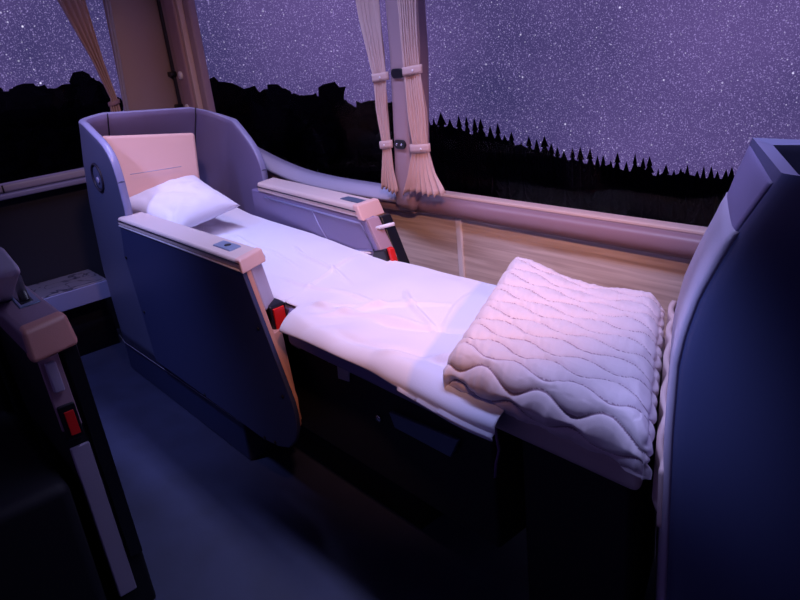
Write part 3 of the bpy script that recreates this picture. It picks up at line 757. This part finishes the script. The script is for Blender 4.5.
slot = obj('slot_plate', NB(hexa, [(-2.00, .30, .7715), (-1.79, .29, .7715), (-1.80, .345, .7715), (-2.0, .352, .7715)], [(-2.0, .302, .7755), (-1.792, .292, .7755), (-1.80, .343, .7755), (-1.995, .35, .7755)]), M['plate'], LC, bevel=.003)
obj('slot', NB(hexa, [(-1.98, .305, .7755), (-1.81, .30, .7755), (-1.82, .332, .7755), (-1.98, .342, .7755)], [(-1.98, .307, .7765), (-1.812, .302, .7765), (-1.82, .33, .7765), (-1.98, .34, .7765)]), M['black'], slot)
obj('strap', NB(tube, [(-2.07, .345, .80), (-1.99, .34, .80), (-1.90, .325, .787), (-1.83, .315, .777)], .012, 8, .4), M['black'], LS)
# wing
wing = [(-2.30, .66), (-2.0, .735), (-1.90, .765), (-1.825, .81), (-1.68, .885), (-1.69, .905), (-1.80, .93), (-1.95, .925), (-2.30, .99)]
bm = bmesh.new(); prism_y(bm, wing, .235, .302)
WG = obj('side_wing', bm, M['padgrey'], LS, bevel=.018, seg=4, label='lilac padded wing of the seat')
bm = bmesh.new(); tube(bm, [(-2.29, .2345, .865), (-2.01, .2345, .89), (-1.82, .2345, .905)], .003, 6); obj('seam', bm, M['seam'], WG)
# arm body below the cap
bm = bmesh.new(); prism_y(bm, [(-2.45, .715), (-1.65, .715), (-1.63, .60), (-1.60, .30), (-1.58, FZ + .02), (-2.45, FZ + .02)], .27, .36)
AB = obj('arm_body', bm, M['void'], LS, bevel=.01)
def strip(x0, z0, x1, z1, ya, yb, w, m, name, par, **k):
    d = Vector((x1 - x0, 0, z1 - z0)).normalized(); n_ = Vector((-d.z, 0, d.x))
    if n_.x < 0: n_ = -n_
    a, b = Vector((x0, 0, z0)), Vector((x1, 0, z1)); Y0, Y1 = Vector((0, ya, 0)), Vector((0, yb, 0))
    return obj(name, NB(hexa, [a + Y0, a + Y1, a + Y1 + n_ * w, a + Y0 + n_ * w], [b + Y0, b + Y1, b + Y1 + n_ * w, b + Y0 + n_ * w]), m, par, bevel=min(.004, w * .3), **k)
strip(-1.648, .705, -1.618, .50, .268, .315, .012, M['mauve'], 'front_strip', AB)
lt = strip(-1.640, .675, -1.628, .60, .278, .302, .024, M['padgrey'], 'latch', AB)
strip(-1.632, .70, -1.585, .10, .325, .358, .006, M['black'], 'front_channel', AB)
bkl = strip(-1.625, .565, -1.615, .475, .272, .312, .018, M['black'], 'belt_buckle', AB)
strip(-1.607, .550, -1.597, .490, .282, .304, .005, M['red'], 'release_button', bkl)
strip(-1.62, .45, -1.59, .0, .272, .318, .012, M['padgrey'], 'lower_strip', AB)
obj('seat_body', NB(prism_y, [(-2.5, .85), (-2.1, .70), (-2.05, .42), (-1.55, .40), (-1.55, FZ), (-2.5, FZ)], -.5, .24), M['void'], LS, bevel=.03)

LS.location += Vector((-.06, 0, .030))

# ================================================================== OUTSIDE: hillside and treeline
def conifer(seed, h=8.0, rad=1.5):
    rnd = random.Random(seed); bm = bmesh.new(); tiers = 17
    tube(bm, [(0, 0, 0), (0, 0, h * .5), (0, 0, h * .98)], .06, 5)
    for i in range(tiers):
        t = i / tiers; z = h * (.08 + .90 * t); r = rad * (1 - t) ** .85 * rnd.uniform(.75, 1.15) + .10; n = 9
        c = bm.verts.new((0, 0, z + h * .075)); ringv = []
        for k in range(n * 2):
            a = pi * k / n + rnd.random() * .2; rr = r * (1 if k % 2 == 0 else .55) * rnd.uniform(.75, 1.15)
            ringv.append(bm.verts.new((rr * cos(a), rr * sin(a), z - rr * .35)))
        for k in range(n * 2): bm.faces.new((c, ringv[k], ringv[(k + 1) % (n * 2)]))
    me = bpy.data.meshes.new('conifer'); bm.to_mesh(me); bm.free(); me.materials.append(M['tree']); return me
def bushy(seed, h=8.0):
    rnd = random.Random(seed); bm = bmesh.new(); tube(bm, [(0, 0, 0), (0, 0, h * .7)], .15, 6)
    for i in range(26):
        t = rnd.random() ** .8; z = h * (.15 + .8 * t); sp = 1.7 * (1 - t * .75); a = rnd.random() * 6.3
        c = Vector((sp * cos(a) * rnd.random(), sp * sin(a) * rnd.random(), z)); s = rnd.uniform(.4, .75)
        m4 = Matrix.Translation(c) @ Matrix.Diagonal((s, s, s * .8, 1))
        g = bmesh.ops.create_icosphere(bm, subdivisions=2, radius=1, matrix=m4)
        for v in g['verts']: v.co += (v.co - c) * nz(v.co.x * 3, v.co.y * 3, v.co.z * 3) * .7
    me = bpy.data.meshes.new('leafy_tree'); bm.to_mesh(me); bm.free(); me.materials.append(M['tree']); return me
CON = [conifer(s) for s in range(5)]; BUS = [bushy(s) for s in range(4)]
camp = Vector((0, 0, 1.35))
# crest of the trees: azimuth (degrees from +y toward -x) -> elevation of the tops (degrees)
CREST = []
def dirn(u, v):
    d = Rm @ Vector((u - 400, 300 - v, -690)); az = math.degrees(atan2(-d.x, d.y)); el = math.degrees(atan2(d.z, sqrt(d.x * d.x + d.y * d.y))); return az, el
for u, v in [(-60, 92), (0, 90), (30, 90), (60, 86), (88, 82), (108, 98), (150, 100), (200, 92), (230, 96), (260, 100), (300, 98), (340, 103), (385, 108), (430, 114), (470, 122), (520, 135), (560, 148), (600, 156), (650, 162), (720, 168), (800, 180), (900, 195)]:
    CREST.append(dirn(u, v))
CREST.sort()
def gz(az, rr):
    el = interp(CREST, az); t = math.tan(radians(el)); zb = 1.35 + min(rr, 62) * t - 8.0
    if rr < 36: return lerp(-1.3, 1.35 + 36 * t - 8.0, smooth(0, 1, (rr - 4) / 32))
    return lerp(zb, 1.35 + rr * t - 1.15, smooth(57, 62, rr))     # wooded ridge behind
bm = bmesh.new(); NA_, NR = 260, 40
def terr(u, v):
    az = lerp(CREST[0][0] - 15, CREST[-1][0] + 12, u); rr = lerp(4.4, 70, v)
    z = gz(az, rr) + ((.5 * nz(az * .8, rr * .2) + .5 * nz(az * 3, rr)) if rr > 58 else 0); a = radians(az); return (-rr * sin(a), rr * cos(a), z)
grid(bm, NA_, NR, terr)
struct('ground_hillside', bm, M['ground'])
def place(u, dist, extra):
    az, _ = dirn(u, 100 + (u / 800) * 80); a = radians(az); z0 = gz(az, dist) - .2
    g = 0 if u < 140 else (1 if u < 395 else 2)
    if g == 1 and random.random() < .7: g = 3
    name, lb, gp = [('leafy_tree', 'dark bushy tree silhouetted beyond the rear window', 'trees beyond the rear window'),
                    ('conifer_tree', 'black conifer in the treeline between the corner pillar and the window pillar', 'conifers beyond the rear side window'),
                    ('conifer_tree', 'black conifer in the treeline right of the window pillar', 'conifers beyond the front side window'),
                    ('leafy_tree', 'dark round-topped tree in the treeline between the corner pillar and the window pillar', 'round-topped trees beyond the rear side window')][g]
    if g == 3: extra += .5
    t = bpy.data.objects.new(name, random.choice(BUS if g in (0, 3) else CON)); COL.objects.link(t)
    s_ = (8.2 + extra) / 8.0; w = random.uniform(.75, 1.1)
    t.location = (-dist * sin(a), dist * cos(a), z0); t.rotation_euler = (0, 0, random.random() * 6.3); t.scale = (w, w, s_)
    tag(t, lb, 'tree', gp)
u, i = -20, 0
while u < 740:
    if not (118 < u < 190):
        place(u, (38, 46, 42, 52, 36, 49)[i % 6], (random.uniform(-.35, .45) if u < 395 else random.uniform(-.35, .5)) + (.6 if 82 < u < 98 else 0))
    i += 1; u += (random.uniform(5.5, 10) if u > 395 else random.uniform(7, 11)) if u > 140 else 12
